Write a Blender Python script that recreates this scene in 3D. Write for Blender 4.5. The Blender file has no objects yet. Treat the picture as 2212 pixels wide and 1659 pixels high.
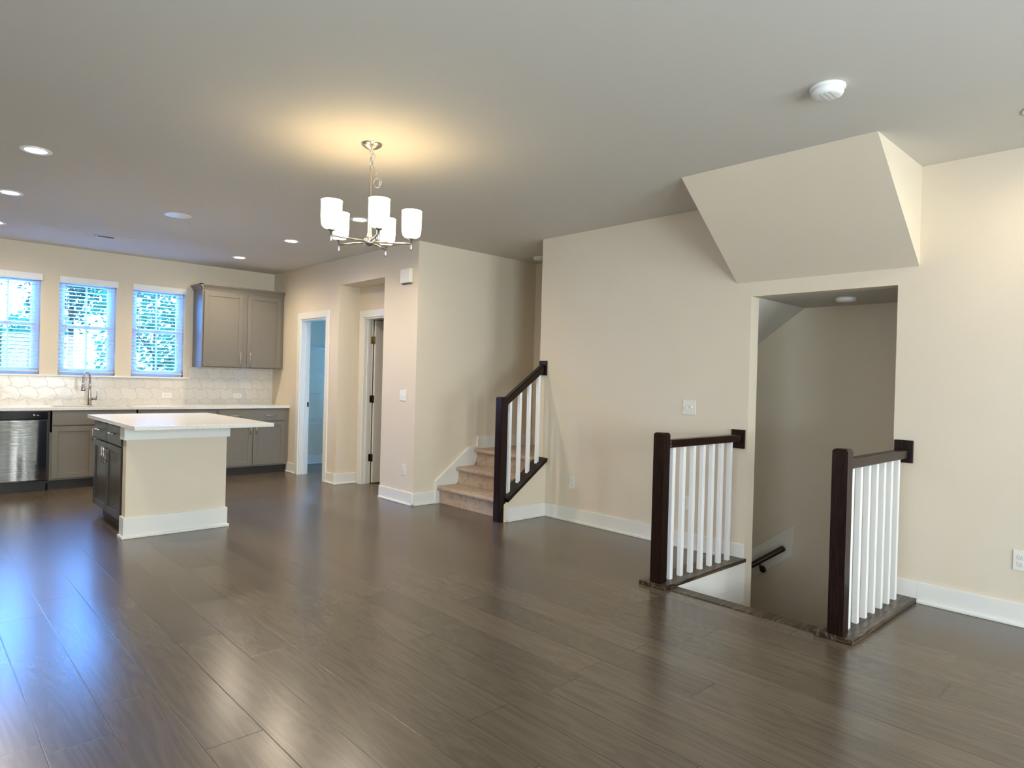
import bpy, bmesh, math, random
from mathutils import Vector, Matrix

random.seed(7)
S = bpy.context.scene
C = S.collection

# ------------------------------------------------------------------ camera
cam_d = bpy.data.cameras.new('camera')
cam = bpy.data.objects.new('camera', cam_d)
C.objects.link(cam)
fwd = Vector((0.68383, 0.72962, -0.00549)); rgt = Vector((0.72948, -0.68349, 0.0266)); upv = Vector((-0.01566, 0.0222, 0.99963))
cam.matrix_world = Matrix(((rgt.x, upv.x, -fwd.x, 0), (rgt.y, upv.y, -fwd.y, 0), (rgt.z, upv.z, -fwd.z, 1.3246), (0, 0, 0, 1)))
cam_d.sensor_fit = 'HORIZONTAL'; cam_d.sensor_width = 36; cam_d.lens = 23.0995
cam_d.clip_start = 0.05
S.camera = cam

# ------------------------------------------------------------------ world, exposure
S.view_settings.view_transform = 'Standard'
S.view_settings.look = 'None'
S.view_settings.gamma = 1
S.view_settings.use_curve_mapping = False
S.view_settings.exposure = 1.84
wd = bpy.data.worlds.new('sky'); S.world = wd; wd.use_nodes = True
bg = wd.node_tree.nodes['Background']
_N = wd.node_tree.nodes; _L = wd.node_tree.links
_tc = _N.new('ShaderNodeTexCoord'); _sp = _N.new('ShaderNodeSeparateXYZ'); _mr = _N.new('ShaderNodeMapRange'); _mr.interpolation_type = 'SMOOTHSTEP'
_mr.inputs['From Min'].default_value = -0.2; _mr.inputs['From Max'].default_value = 0.7
_mx = _N.new('ShaderNodeMix'); _mx.data_type = 'RGBA'
_mx.inputs['A'].default_value = (0.9, 1.0, 1.15, 1)      # pale sky behind the house
_mx.inputs['B'].default_value = (0.9, 3.2, 9.2, 1)      # bright blue sky over the kitchen side
_L.new(_tc.outputs['Generated'], _sp.inputs[0]); _L.new(_sp.outputs['Y'], _mr.inputs['Value']); _L.new(_mr.outputs[0], _mx.inputs['Factor'])
_L.new(_mx.outputs['Result'], bg.inputs['Color']); bg.inputs['Strength'].default_value = 1.0
S.cycles.use_denoising = True

def light(name, kind, loc, energy, color, size=0.3, size_y=None, direction=(0, 0, -1), parent=None, **kw):
    d = bpy.data.lights.new(name, kind); d.energy = energy; d.color = color
    if kind == 'AREA':
        d.shape = 'RECTANGLE' if size_y else 'DISK'; d.size = size
        if size_y: d.size_y = size_y
    elif kind in ('POINT', 'SPOT'):
        d.shadow_soft_size = size
    for k, v in kw.items(): setattr(d, k, v)
    o = bpy.data.objects.new(name, d); C.objects.link(o)
    o.location = loc
    o.rotation_euler = Vector(direction).to_track_quat('-Z', 'Y').to_euler()
    if parent: o.parent = parent
    return o

DAY = (0.95, 0.97, 1.0)
light('daylight_back_window', 'AREA', (-0.3, -3.32, 1.45), 84, (0.80, 0.93, 1.0), 1.9, 1.7, (-.05, 1, 0.35))
light('daylight_back_window', 'AREA', (2.9, -3.32, 1.45), 50, DAY, 1.9, 1.7, (0, 1, 0.06))
light('daylight_left_window', 'AREA', (-2.12, 0.7, 1.45), 7, DAY, 1.7, 1.6, (1, 0, 0.06))
light('kitchen_ceiling_fill', 'AREA', (1.66, 10.1, 0.80), 220, (0.08, 0.34, 1.0), 2.8, 0.6, (0, -.5, 1))  # added lamp hidden below the windows, throws a blue strip on the ceiling
light('kitchen_slat_fill', 'AREA', (1.66, 10.5, 3.6), 1500, (0.08, 0.34, 1.0), 3.4, 1.4, (0, -.75, -1))  # added blue lamp above the windows, bounces off blind slats onto the ceiling
light('pantry_fill', 'AREA', (5.12, 9.40, 1.5), 34, (0.12, 0.42, 1.0), 0.6, 1.1, (-.3, -1, 0))  # added lamp outside an unseen pantry window, tints the pantry blue

# ------------------------------------------------------------------ materials
def newmat(name):
    m = bpy.data.materials.new(name); m.use_nodes = True
    nt = m.node_tree; b = nt.nodes['Principled BSDF']
    return m, nt, b

def simple(name, col, rough=0.5, metal=0.0, bump=0.0, bscale=200, var=0.0, vscale=3, spec=None, coat=0.0):
    m, nt, b = newmat(name)
    b.inputs['Base Color'].default_value = (*col, 1); b.inputs['Roughness'].default_value = rough
    b.inputs['Metallic'].default_value = metal
    if spec is not None: b.inputs['Specular IOR Level'].default_value = spec
    if coat: b.inputs['Coat Weight'].default_value = coat; b.inputs['Coat Roughness'].default_value = 0.15
    tc = nt.nodes.new('ShaderNodeTexCoord')
    if var:
        n = nt.nodes.new('ShaderNodeTexNoise'); n.inputs['Scale'].default_value = vscale; n.inputs['Detail'].default_value = 4
        nt.links.new(tc.outputs['Object'], n.inputs['Vector'])
        mx = nt.nodes.new('ShaderNodeMix'); mx.data_type = 'RGBA'
        mx.inputs['A'].default_value = (*[c * (1 - var) for c in col], 1); mx.inputs['B'].default_value = (*[min(1, c * (1 + var)) for c in col], 1)
        nt.links.new(n.outputs['Fac'], mx.inputs['Factor']); nt.links.new(mx.outputs['Result'], b.inputs['Base Color'])
    if bump:
        n = nt.nodes.new('ShaderNodeTexNoise'); n.inputs['Scale'].default_value = bscale
        nt.links.new(tc.outputs['Object'], n.inputs['Vector'])
        bp = nt.nodes.new('ShaderNodeBump'); bp.inputs['Strength'].default_value = bump; bp.inputs['Distance'].default_value = 0.002
        nt.links.new(n.outputs['Fac'], bp.inputs['Height']); nt.links.new(bp.outputs['Normal'], b.inputs['Normal'])
    return m

M = {}
M['wall'] = simple('wall_paint', (0.735, 0.638, 0.495), 0.75, bump=0.15, bscale=140, var=0.02)
M['ceil'] = simple('ceiling_paint', (0.63, 0.60, 0.535), 0.85, bump=0.15, bscale=120)
M['trim'] = simple('trim_paint', (0.80, 0.78, 0.72), 0.35, var=0.01)
M['white'] = simple('baluster_paint', (0.84, 0.83, 0.80), 0.35, var=0.01)
M['cab'] = simple('cabinet_paint', (0.19, 0.168, 0.135), 0.42, var=0.02)
M['cab_shaded'] = simple('shaded_cabinet_paint', (0.03, 0.020, 0.015), 0.35, var=0.08)  # same grey as the other cabinets, with the side's shade put into the colour
M['toe'] = simple('toe_kick_paint', (0.03, 0.024, 0.02), 0.5, var=0.05)
M['plastic'] = simple('white_plastic', (0.80, 0.77, 0.68), 0.35, var=0.01)
M['slot'] = simple('dark_slot', (0.05, 0.045, 0.04), 0.6, var=0.05)
M['grey'] = simple('grey_plastic', (0.42, 0.41, 0.39), 0.5, var=0.03)
M['nickel'] = simple('brushed_nickel', (0.62, 0.58, 0.52), 0.28, 1.0, bump=0.05, bscale=500)
M['chrome'] = simple('chrome', (0.55, 0.53, 0.54), 0.12, 1.0, var=0.02)
M['bronze'] = simple('dark_bronze', (0.035, 0.02, 0.012), 0.35, 0.6, var=0.1)
M['brass'] = simple('aged_brass', (0.28, 0.20, 0.08), 0.35, 0.8, var=0.1)
M['black'] = simple('black_glass', (0.004, 0.004, 0.005), 0.12, var=0.1)
M['bark'] = simple('bark', (0.055, 0.06, 0.055), 0.9, bump=0.6, bscale=30, var=0.3)
M['lawn'] = simple('lawn_grass', (0.06, 0.13, 0.03), 0.95, bump=0.5, bscale=60, var=0.4)
M['extr'] = simple('exterior_siding', (0.5, 0.5, 0.48), 0.8, var=0.05)

def quartz():
    m, nt, b = newmat('white_quartz')
    tc = nt.nodes.new('ShaderNodeTexCoord')
    n = nt.nodes.new('ShaderNodeTexNoise'); n.inputs['Scale'].default_value = 90; n.inputs['Detail'].default_value = 3
    r = nt.nodes.new('ShaderNodeValToRGB')
    r.color_ramp.elements[0].position = .30; r.color_ramp.elements[0].color = (.72, .69, .64, 1)
    r.color_ramp.elements[1].position = .55; r.color_ramp.elements[1].color = (.83, .80, .74, 1)
    nt.links.new(tc.outputs['Object'], n.inputs['Vector']); nt.links.new(n.outputs['Fac'], r.inputs['Fac'])
    nt.links.new(r.outputs['Color'], b.inputs['Base Color']); b.inputs['Roughness'].default_value = 0.13
    return m
M['quartz'] = quartz()

def floor_mat():
    m, nt, b = newmat('oak_plank_floor'); N = nt.nodes; L = nt.links
    tc = N.new('ShaderNodeTexCoord')
    sep = N.new('ShaderNodeSeparateXYZ'); L.new(tc.outputs['Object'], sep.inputs[0])
    # planks run along Y: brick u = Y, v = X
    def math_(op, a, bb=None):
        n = N.new('ShaderNodeMath'); n.operation = op
        for i, v in enumerate((a, bb)):
            if v is None: continue
            if isinstance(v, (int, float)): n.inputs[i].default_value = v
            else: L.new(v, n.inputs[i])
        return n.outputs[0]
    PW, PL = 0.2085, 1.55
    v = math_('DIVIDE', math_('SUBTRACT', sep.outputs['X'], 0.392), PW)
    row = math_('FLOOR', v)
    wn = N.new('ShaderNodeTexWhiteNoise'); wn.noise_dimensions = '1D'; L.new(row, wn.inputs['W'])
    u = math_('ADD', math_('DIVIDE', sep.outputs['Y'], PL), math_('MULTIPLY', wn.outputs['Value'], 7.3))
    colm = math_('FLOOR', u)
    cid = N.new('ShaderNodeCombineXYZ'); L.new(row, cid.inputs[0]); L.new(colm, cid.inputs[1])
    wn2 = N.new('ShaderNodeTexWhiteNoise'); wn2.noise_dimensions = '2D'; L.new(cid.outputs[0], wn2.inputs['Vector'])
    rnd = wn2.outputs['Value']
    fv = math_('FRACT', v); fu = math_('FRACT', u)
    ev = math_('MULTIPLY', math_('MINIMUM', fv, math_('SUBTRACT', 1.0, fv)), PW)
    eu = math_('MULTIPLY', math_('MINIMUM', fu, math_('SUBTRACT', 1.0, fu)), PL)
    edge = math_('MINIMUM', ev, eu)
    gap = N.new('ShaderNodeMapRange'); gap.inputs['From Min'].default_value = 0.0006; gap.inputs['From Max'].default_value = 0.0026
    L.new(edge, gap.inputs['Value'])
    # grain
    off = N.new('ShaderNodeCombineXYZ'); L.new(math_('MULTIPLY', rnd, 37.0), off.inputs[0]); L.new(math_('MULTIPLY', rnd, 11.0), off.inputs[1]); L.new(math_('MULTIPLY', rnd, 5.0), off.inputs[2])
    add = N.new('ShaderNodeVectorMath'); add.operation = 'ADD'; L.new(tc.outputs['Object'], add.inputs[0]); L.new(off.outputs[0], add.inputs[1])
    mp = N.new('ShaderNodeMapping'); mp.inputs['Scale'].default_value = (9.0, 0.9, 1); L.new(add.outputs[0], mp.inputs['Vector'])
    n1 = N.new('ShaderNodeTexNoise'); n1.inputs['Scale'].default_value = 1.0; n1.inputs['Detail'].default_value = 3; n1.inputs['Distortion'].default_value = 1.2
    L.new(mp.outputs[0], n1.inputs['Vector'])
    rings = math_('SINE', math_('MULTIPLY', n1.outputs['Fac'], 38.0))
    rings = math_('ADD', math_('MULTIPLY', rings, 0.5), 0.5)
    mp2 = N.new('ShaderNodeMapping'); mp2.inputs['Scale'].default_value = (45.0, 1.6, 1); L.new(add.outputs[0], mp2.inputs['Vector'])
    n2 = N.new('ShaderNodeTexNoise'); n2.inputs['Scale'].default_value = 1.0; n2.inputs['Detail'].default_value = 2
    L.new(mp2.outputs[0], n2.inputs['Vector'])
    g = math_('ADD', math_('MULTIPLY', rings, 0.32), math_('MULTIPLY', n2.outputs['Fac'], 0.5))
    g = math_('ADD', g, math_('MULTIPLY', rnd, 0.45))
    r = N.new('ShaderNodeValToRGB'); e = r.color_ramp.elements
    e[0].position = 0.10; e[0].color = (0.078, 0.058, 0.039, 1)
    e[1].position = 0.95; e[1].color = (0.148, 0.112, 0.077, 1)
    L.new(math_('MULTIPLY', g, 0.85), r.inputs['Fac'])
    mx = N.new('ShaderNodeMix'); mx.data_type = 'RGBA'; mx.inputs['A'].default_value = (0.018, 0.013, 0.009, 1)
    L.new(gap.outputs[0], mx.inputs['Factor']); L.new(r.outputs['Color'], mx.inputs['B'])
    L.new(mx.outputs['Result'], b.inputs['Base Color'])
    b.inputs['Roughness'].default_value = 0.25
    b.inputs['Specular IOR Level'].default_value = 0.9
    bp = N.new('ShaderNodeBump'); bp.inputs['Strength'].default_value = 0.22; bp.inputs['Distance'].default_value = 0.0012
    h = math_('MULTIPLY', gap.outputs[0], 1.0)
    L.new(h, bp.inputs['Height']); L.new(bp.outputs['Normal'], b.inputs['Normal'])
    return m
M['floor'] = floor_mat()

def wood(name, c0, c1, axis='Y', rough=0.32, scale=1.0, ring=60):
    m, nt, b = newmat(name); N = nt.nodes; L = nt.links
    tc = N.new('ShaderNodeTexCoord'); mp = N.new('ShaderNodeMapping')
    sc = {'X': (1.2, 14, 14), 'Y': (14, 1.2, 14), 'Z': (14, 14, 1.2)}[axis]
    mp.inputs['Scale'].default_value = [s * scale for s in sc]
    L.new(tc.outputs['Object'], mp.inputs['Vector'])
    n = N.new('ShaderNodeTexNoise'); n.inputs['Scale'].default_value = 1; n.inputs['Detail'].default_value = 3; n.inputs['Distortion'].default_value = .8
    L.new(mp.outputs[0], n.inputs['Vector'])
    mu = N.new('ShaderNodeMath'); mu.operation = 'MULTIPLY'; mu.inputs[1].default_value = ring; L.new(n.outputs['Fac'], mu.inputs[0])
    si = N.new('ShaderNodeMath'); si.operation = 'SINE'; L.new(mu.outputs[0], si.inputs[0])
    r = N.new('ShaderNodeValToRGB'); r.color_ramp.elements[0].position = .1; r.color_ramp.elements[0].color = (*c0, 1); r.color_ramp.elements[1].color = (*c1, 1)
    L.new(si.outputs[0], r.inputs['Fac']); L.new(r.outputs['Color'], b.inputs['Base Color'])
    b.inputs['Roughness'].default_value = rough
    b.inputs['Specular IOR Level'].default_value = 0.35
    bp = N.new('ShaderNodeBump'); bp.inputs['Strength'].default_value = .2; bp.inputs['Distance'].default_value = .001
    L.new(si.outputs[0], bp.inputs['Height']); L.new(bp.outputs['Normal'], b.inputs['Normal'])
    return m
M['board'] = simple('painted_board', (0.80, 0.75, 0.66), 0.4, var=0.01)
M['espresso'] = wood('espresso_wood', (0.008, 0.0018, 0.0012), (0.018, 0.005, 0.0035), 'Z', 0.30)
M['espresso_x'] = wood('espresso_rail_wood', (0.008, 0.002, 0.0014), (0.020, 0.007, 0.004), 'X', 0.26)
M['shoe'] = wood('stained_plate_wood', (0.035, 0.020, 0.011), (0.13, 0.095, 0.06), 'X', 0.30, ring=45)

def carpet():
    m, nt, b = newmat('beige_carpet'); N = nt.nodes; L = nt.links
    tc = N.new('ShaderNodeTexCoord')
    n = N.new('ShaderNodeTexNoise'); n.inputs['Scale'].default_value = 320; n.inputs['Detail'].default_value = 2
    n2 = N.new('ShaderNodeTexNoise'); n2.inputs['Scale'].default_value = 22; n2.inputs['Detail'].default_value = 4
    L.new(tc.outputs['Object'], n.inputs['Vector']); L.new(tc.outputs['Object'], n2.inputs['Vector'])
    a = N.new('ShaderNodeMath'); a.operation = 'ADD'; L.new(n.outputs['Fac'], a.inputs[0]); L.new(n2.outputs['Fac'], a.inputs[1])
    r = N.new('ShaderNodeValToRGB'); r.color_ramp.elements[0].position = .7; r.color_ramp.elements[0].color = (.33, .24, .185, 1)
    r.color_ramp.elements[1].position = 1.25 if False else 1.0; r.color_ramp.elements[1].color = (.60, .47, .37, 1)
    L.new(a.outputs[0], r.inputs['Fac']); L.new(r.outputs['Color'], b.inputs['Base Color']); b.inputs['Roughness'].default_value = 1
    bp = N.new('ShaderNodeBump'); bp.inputs['Strength'].default_value = .9; bp.inputs['Distance'].default_value = .006
    L.new(a.outputs[0], bp.inputs['Height']); L.new(bp.outputs['Normal'], b.inputs['Normal'])
    return m
M['carpet'] = carpet()

def tile():
    m, nt, b = newmat('arched_backsplash_tile'); N = nt.nodes; L = nt.links
    tc = N.new('ShaderNodeTexCoord')
    sep = N.new('ShaderNodeSeparateXYZ'); L.new(tc.outputs['Object'], sep.inputs[0])
    # wavy running-bond tiles: warp x by sin(z) and z by sin(x)
    def mm(op, a, bb):
        n = N.new('ShaderNodeMath'); n.operation = op
        for i, v in enumerate((a, bb)):
            if v is None: continue
            if isinstance(v, (int, float)): n.inputs[i].default_value = v
            else: L.new(v, n.inputs[i])
        return n.outputs[0]
    X = sep.outputs['X']; Z = sep.outputs['Z']
    wx = mm('ADD', X, mm('MULTIPLY', mm('SINE', mm('MULTIPLY', Z, 48.0), None), 0.014))
    wz = mm('ADD', Z, mm('MULTIPLY', mm('SINE', mm('MULTIPLY', X, 39.0), None), 0.013))
    cb = N.new('ShaderNodeCombineXYZ'); L.new(wx, cb.inputs[0]); L.new(wz, cb.inputs[1])
    br = N.new('ShaderNodeTexBrick'); L.new(cb.outputs[0], br.inputs['Vector'])
    br.offset = 0.5; br.inputs['Scale'].default_value = 1; br.inputs['Mortar Size'].default_value = 0.0022
    br.inputs['Brick Width'].default_value = 0.168; br.inputs['Row Height'].default_value = 0.138
    br.inputs['Mortar Smooth'].default_value = .6
    br.inputs['Color1'].default_value = (.72, .68, .60, 1); br.inputs['Color2'].default_value = (.66, .62, .55, 1)
    br.inputs['Mortar'].default_value = (.46, .42, .36, 1)
    L.new(br.outputs['Color'], b.inputs['Base Color']); b.inputs['Roughness'].default_value = .16
    n = N.new('ShaderNodeTexNoise'); n.inputs['Scale'].default_value = 14; L.new(tc.outputs['Object'], n.inputs['Vector'])
    h = mm('ADD', mm('MULTIPLY', br.outputs['Fac'], -1.0), mm('MULTIPLY', n.outputs['Fac'], .5))
    bp = N.new('ShaderNodeBump'); bp.inputs['Strength'].default_value = .55; bp.inputs['Distance'].default_value = .006
    L.new(h, bp.inputs['Height']); L.new(bp.outputs['Normal'], b.inputs['Normal'])
    return m
M['tile'] = tile()

def steel():
    m, nt, b = newmat('stainless_steel'); N = nt.nodes; L = nt.links
    tc = N.new('ShaderNodeTexCoord'); mp = N.new('ShaderNodeMapping'); mp.inputs['Scale'].default_value = (2, 1, 30)
    L.new(tc.outputs['Object'], mp.inputs['Vector'])
    n = N.new('ShaderNodeTexNoise'); n.inputs['Scale'].default_value = 2; L.new(mp.outputs[0], n.inputs['Vector'])
    b.inputs['Base Color'].default_value = (.27, .26, .235, 1); b.inputs['Metallic'].default_value = 1; b.inputs['Roughness'].default_value = .13
    mp3 = N.new('ShaderNodeMapping'); mp3.inputs['Scale'].default_value = (7, 1, .45); L.new(tc.outputs['Object'], mp3.inputs['Vector'])
    n3 = N.new('ShaderNodeTexNoise'); n3.inputs['Scale'].default_value = 1; n3.inputs['Detail'].default_value = 0; L.new(mp3.outputs[0], n3.inputs['Vector'])
    a = N.new('ShaderNodeMath'); a.operation = 'MULTIPLY_ADD'; a.inputs[1].default_value = 13.0; L.new(n3.outputs['Fac'], a.inputs[0]); L.new(n.outputs['Fac'], a.inputs[2])
    bp = N.new('ShaderNodeBump'); bp.inputs['Strength'].default_value = .35; bp.inputs['Distance'].default_value = .002
    L.new(a.outputs[0], bp.inputs['Height']); L.new(bp.outputs['Normal'], b.inputs['Normal'])
    return m
M['steel'] = steel()

def emis(name, col, s):
    m, nt, b = newmat(name)
    b.inputs['Base Color'].default_value = (*[min(1, c) for c in col], 1)
    b.inputs['Emission Color'].default_value = (*col, 1); b.inputs['Emission Strength'].default_value = s
    b.inputs['Roughness'].default_value = .4
    return m
M['lamp'] = emis('lit_downlight_lens', (1.0, .88, .70), 14)
M['shade'] = emis('lit_frosted_glass_shade', (1.0, .87, .62), 1.6)
M['shadeb'] = emis('frosted_glass_shade_base', (1.0, .80, .40), 1.1)

def glass():
    m = bpy.data.materials.new('window_glass'); m.use_nodes = True; nt = m.node_tree; nt.nodes.clear()
    o = nt.nodes.new('ShaderNodeOutputMaterial'); mix = nt.nodes.new('ShaderNodeMixShader'); t = nt.nodes.new('ShaderNodeBsdfTransparent'); g = nt.nodes.new('ShaderNodeBsdfGlossy')
    f = nt.nodes.new('ShaderNodeFresnel'); f.inputs['IOR'].default_value = 1.45
    t.inputs['Color'].default_value = (.93, .97, .98, 1); g.inputs['Roughness'].default_value = .02
    nt.links.new(f.outputs[0], mix.inputs[0]); nt.links.new(t.outputs[0], mix.inputs[1]); nt.links.new(g.outputs[0], mix.inputs[2]); nt.links.new(mix.outputs[0], o.inputs[0])
    return m
M['glass'] = glass()

def leaf(name, col):
    m, nt, b = newmat(name); N = nt.nodes; L = nt.links
    tc = N.new('ShaderNodeTexCoord'); n = N.new('ShaderNodeTexNoise'); n.inputs['Scale'].default_value = 2.5
    L.new(tc.outputs['Object'], n.inputs['Vector'])
    mx = N.new('ShaderNodeMix'); mx.data_type = 'RGBA'; mx.inputs['A'].default_value = (*[c * .55 for c in col], 1); mx.inputs['B'].default_value = (*[min(1, c * 1.4) for c in col], 1)
    L.new(n.outputs['Fac'], mx.inputs['Factor']); L.new(mx.outputs['Result'], b.inputs['Base Color']); b.inputs['Roughness'].default_value = .6
    tr = N.new('ShaderNodeBsdfTranslucent'); L.new(mx.outputs['Result'], tr.inputs['Color'])
    ms = N.new('ShaderNodeMixShader'); ms.inputs[0].default_value = .45
    out = N['Material Output']; L.new(b.outputs[0], ms.inputs[1]); L.new(tr.outputs[0], ms.inputs[2]); L.new(ms.outputs[0], out.inputs[0])
    return m
def vinyl(name, col, tr_):
    m, nt, b = newmat(name); N = nt.nodes; L = nt.links
    b.inputs['Base Color'].default_value = (*col, 1); b.inputs['Roughness'].default_value = .4
    tr = N.new('ShaderNodeBsdfTranslucent'); tr.inputs['Color'].default_value = (*col, 1)
    ms = N.new('ShaderNodeMixShader'); ms.inputs[0].default_value = tr_
    L.new(b.outputs[0], ms.inputs[1]); L.new(tr.outputs[0], ms.inputs[2]); L.new(ms.outputs[0], N['Material Output'].inputs[0])
    return m
M['slat'] = vinyl('translucent_blind_vinyl', (.78, .80, .80), .20)
M['vinyl'] = vinyl('window_frame_vinyl', (.72, .76, .80), .13)
M['leaf'] = leaf('tree_leaf', (0.05, 0.20, 0.11))
M['leaf2'] = leaf('dark_tree_leaf', (0.02, 0.09, 0.06))

# ------------------------------------------------------------------ mesh builder
class MB:
    def __init__(s): s.bm = bmesh.new()
    def _merge(s, b, mat=None):
        me = bpy.data.meshes.new('t'); b.to_mesh(me); b.free()
        if mat is not None: me.transform(mat)
        s.bm.from_mesh(me); bpy.data.meshes.remove(me)
        return s
    def box(s, x0, x1, y0, y1, z0, z1, bev=0.0, mat=None, seg=2):
        b = bmesh.new(); bmesh.ops.create_cube(b, size=1)
        for v in b.verts:
            v.co = Vector((x0 + (x1 - x0) * (v.co.x + .5), y0 + (y1 - y0) * (v.co.y + .5), z0 + (z1 - z0) * (v.co.z + .5)))
        if bev: bmesh.ops.bevel(b, geom=b.edges[:], offset=bev, segments=seg, affect='EDGES', profile=.6)
        return s._merge(b, mat)
    def prism(s, pts, axis, a, c, bev=0.0):
        """pts 2D outline; axis 'x': (y,z), 'y': (x,z), 'z': (x,y), extruded from a to c"""
        b = bmesh.new()
        def P(p, t):
            return {'x': (t, p[0], p[1]), 'y': (p[0], t, p[1]), 'z': (p[0], p[1], t)}[axis]
        v0 = [b.verts.new(P(p, a)) for p in pts]; v1 = [b.verts.new(P(p, c)) for p in pts]
        b.faces.new(v0); b.faces.new(v1[::-1]); n = len(pts)
        for i in range(n): b.faces.new((v0[i], v1[i], v1[(i + 1) % n], v0[(i + 1) % n]))
        bmesh.ops.recalc_face_normals(b, faces=b.faces[:])
        if bev: bmesh.ops.bevel(b, geom=b.edges[:], offset=bev, segments=2, affect='EDGES')
        return s._merge(b)
    def lathe(s, prof, loc=(0, 0, 0), seg=28, mat=None, close=False):
        b = bmesh.new(); rings = []
        for r, z in prof:
            rings.append([b.verts.new((r * math.cos(2 * math.pi * i / seg), r * math.sin(2 * math.pi * i / seg), z)) for i in range(seg)])
        for k in range(len(rings) - 1):
            for i in range(seg):
                j = (i + 1) % seg
                b.faces.new((rings[k][i], rings[k][j], rings[k + 1][j], rings[k + 1][i]))
        if close:
            b.faces.new(rings[0][::-1]); b.faces.new(rings[-1])
        bmesh.ops.remove_doubles(b, verts=b.verts[:], dist=1e-6)
        bmesh.ops.recalc_face_normals(b, faces=b.faces[:])
        for f in b.faces: f.smooth = True
        m = Matrix.Translation(loc)
        if mat is not None: m = m @ mat
        return s._merge(b, m)
    def tube(s, pts, r, seg=10, closed=False):
        b = bmesh.new(); pts = [Vector(p) for p in pts]; n = len(pts); rings = []
        ref = None
        for i, p in enumerate(pts):
            if closed: d = pts[(i + 1) % n] - pts[i - 1]
            else: d = pts[min(i + 1, n - 1)] - pts[max(i - 1, 0)]
            d.normalize()
            if ref is None: ref = Vector((0, 0, 1)) if abs(d.z) < .9 else Vector((1, 0, 0))
            a = d.cross(ref).normalized(); c = a.cross(d).normalized(); ref = c
            rr = r[i] if isinstance(r, (list, tuple)) else r
            rings.append([b.verts.new(p + rr * (math.cos(2 * math.pi * k / seg) * a + math.sin(2 * math.pi * k / seg) * c)) for k in range(seg)])
        for i in range(n if closed else n - 1):
            A = rings[i]; B = rings[(i + 1) % n]
            for k in range(seg): b.faces.new((A[k], A[(k + 1) % seg], B[(k + 1) % seg], B[k]))
        if not closed: b.faces.new(rings[0][::-1]); b.faces.new(rings[-1])
        bmesh.ops.recalc_face_normals(b, faces=b.faces[:])
        for f in b.faces: f.smooth = True
        return s._merge(b)
    def obj(s, name, mat, parent=None, origin=None):
        me = bpy.data.meshes.new(name)
        if origin is None and parent is not None: origin = Vector(parent['_o'])
        if origin is None:
            origin = Vector((0, 0, 0))
        s.bm.transform(Matrix.Translation(-Vector(origin)))
        s.bm.to_mesh(me); s.bm.free(); me.materials.append(M[mat] if isinstance(mat, str) else mat)
        o = bpy.data.objects.new(name, me); C.objects.link(o)
        if parent is not None:
            o.parent = parent; o['_o'] = tuple(origin)
        else:
            o.location = origin; o['_o'] = tuple(origin)
        return o

def thing(name, label, cat, loc, group=None):
    o = bpy.data.objects.new(name, None); C.objects.link(o); o.location = loc; o['_o'] = tuple(loc)
    o.empty_display_size = .1
    o['label'] = label; o['category'] = cat
    if group: o['group'] = group
    return o
def tag(o, label, cat, group=None):
    o['label'] = label; o['category'] = cat
    if group: o['group'] = group
    return o
def struct(name, loc=(0, 0, 0)):
    o = bpy.data.objects.new(name, None); C.objects.link(o); o.location = loc; o['_o'] = tuple(loc); o['kind'] = 'structure'
    return o
def sobj(mb, name, mat, origin=None):
    o = mb.obj(name, mat, None, origin); o['kind'] = 'structure'; return o
def copy_tree(o, parent=None, off=None):
    c = o.copy(); C.objects.link(c); c.parent = parent
    for k in ('label',):
        if parent is None and k in c: del c[k]
    if off is not None: c.location = Vector(o.location) + Vector(off)
    for ch in list(o.children): copy_tree(ch, c)
    return c

# ------------------------------------------------------------------ dimensions
H = 2.74
XB, YC, XW, XW2 = 3.91, 5.626, 4.698, 4.82
YR, YR2 = 4.493, 4.613
YO0, YO1, ZO = 1.402, 2.397, 2.005
YK = 9.17
XS = 5.62           # stairwell back wall
NX = 4.19           # niche back wall face
N0, N1, NZ = 6.264, 7.274, 2.424
P0, P1, PZ = 7.578, 8.285, 2.055   # pantry opening
D0, D1 = 6.36, 7.155               # niche door opening (y)
XL, YB = -2.0, -3.2
WINS = [(0.612, 1.189), (1.366, 1.944), (2.122, 2.722)]
WZ0, WZ1 = 1.252, 2.375
HX = 3.726          # hole edge
FT = 0.30           # floor thickness

# ------------------------------------------------------------------ floor
f = MB()
f.box(XL - .15, HX, YB - .15, YK + .15, -FT, 0)
f.box(HX, XW, YB - .15, YO0, -FT, 0)
f.box(HX, XW, YO1, YR2, -FT, 0)
f.box(HX, XW, YR2, YK + .15, -FT, 0)
f.box(XW, 5.9, YC + .12, YK + .15, -FT, 0)
sobj(f, 'floor', 'floor')

# ------------------------------------------------------------------ ceiling
c = MB()
c.box(XL - .15, 5.9, YB - .15, YK + .15, H, H + .12)
sobj(c, 'ceiling', 'ceil')

# sloped bulkhead under the upper flight
b = MB(); b.prism([(3.891, H), (XW, 2.113), (XW, H)], 'y', 1.284, 2.515)
sobj(b, 'wall_bulkhead', 'wall')

# ------------------------------------------------------------------ walls
def wall_with_holes(mb, fixed, a0, a1, z0, z1, holes, t0, t1, axis):
    """axis 'x': wall spans x (a), thickness in y t0..t1 ; axis 'y': spans y, thickness in x"""
    def bx(p0, p1, q0, q1):
        if p1 - p0 < 1e-5 or q1 - q0 < 1e-5: return
        if axis == 'x': mb.box(p0, p1, t0, t1, q0, q1)
        else: mb.box(t0, t1, p0, p1, q0, q1)
    cur = a0
    for h0, h1, hz0, hz1 in sorted(holes):
        bx(cur, h0, z0, z1); bx(h0, h1, z0, hz0); bx(h0, h1, hz1, z1); cur = h1
    bx(cur, a1, z0, z1)

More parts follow.
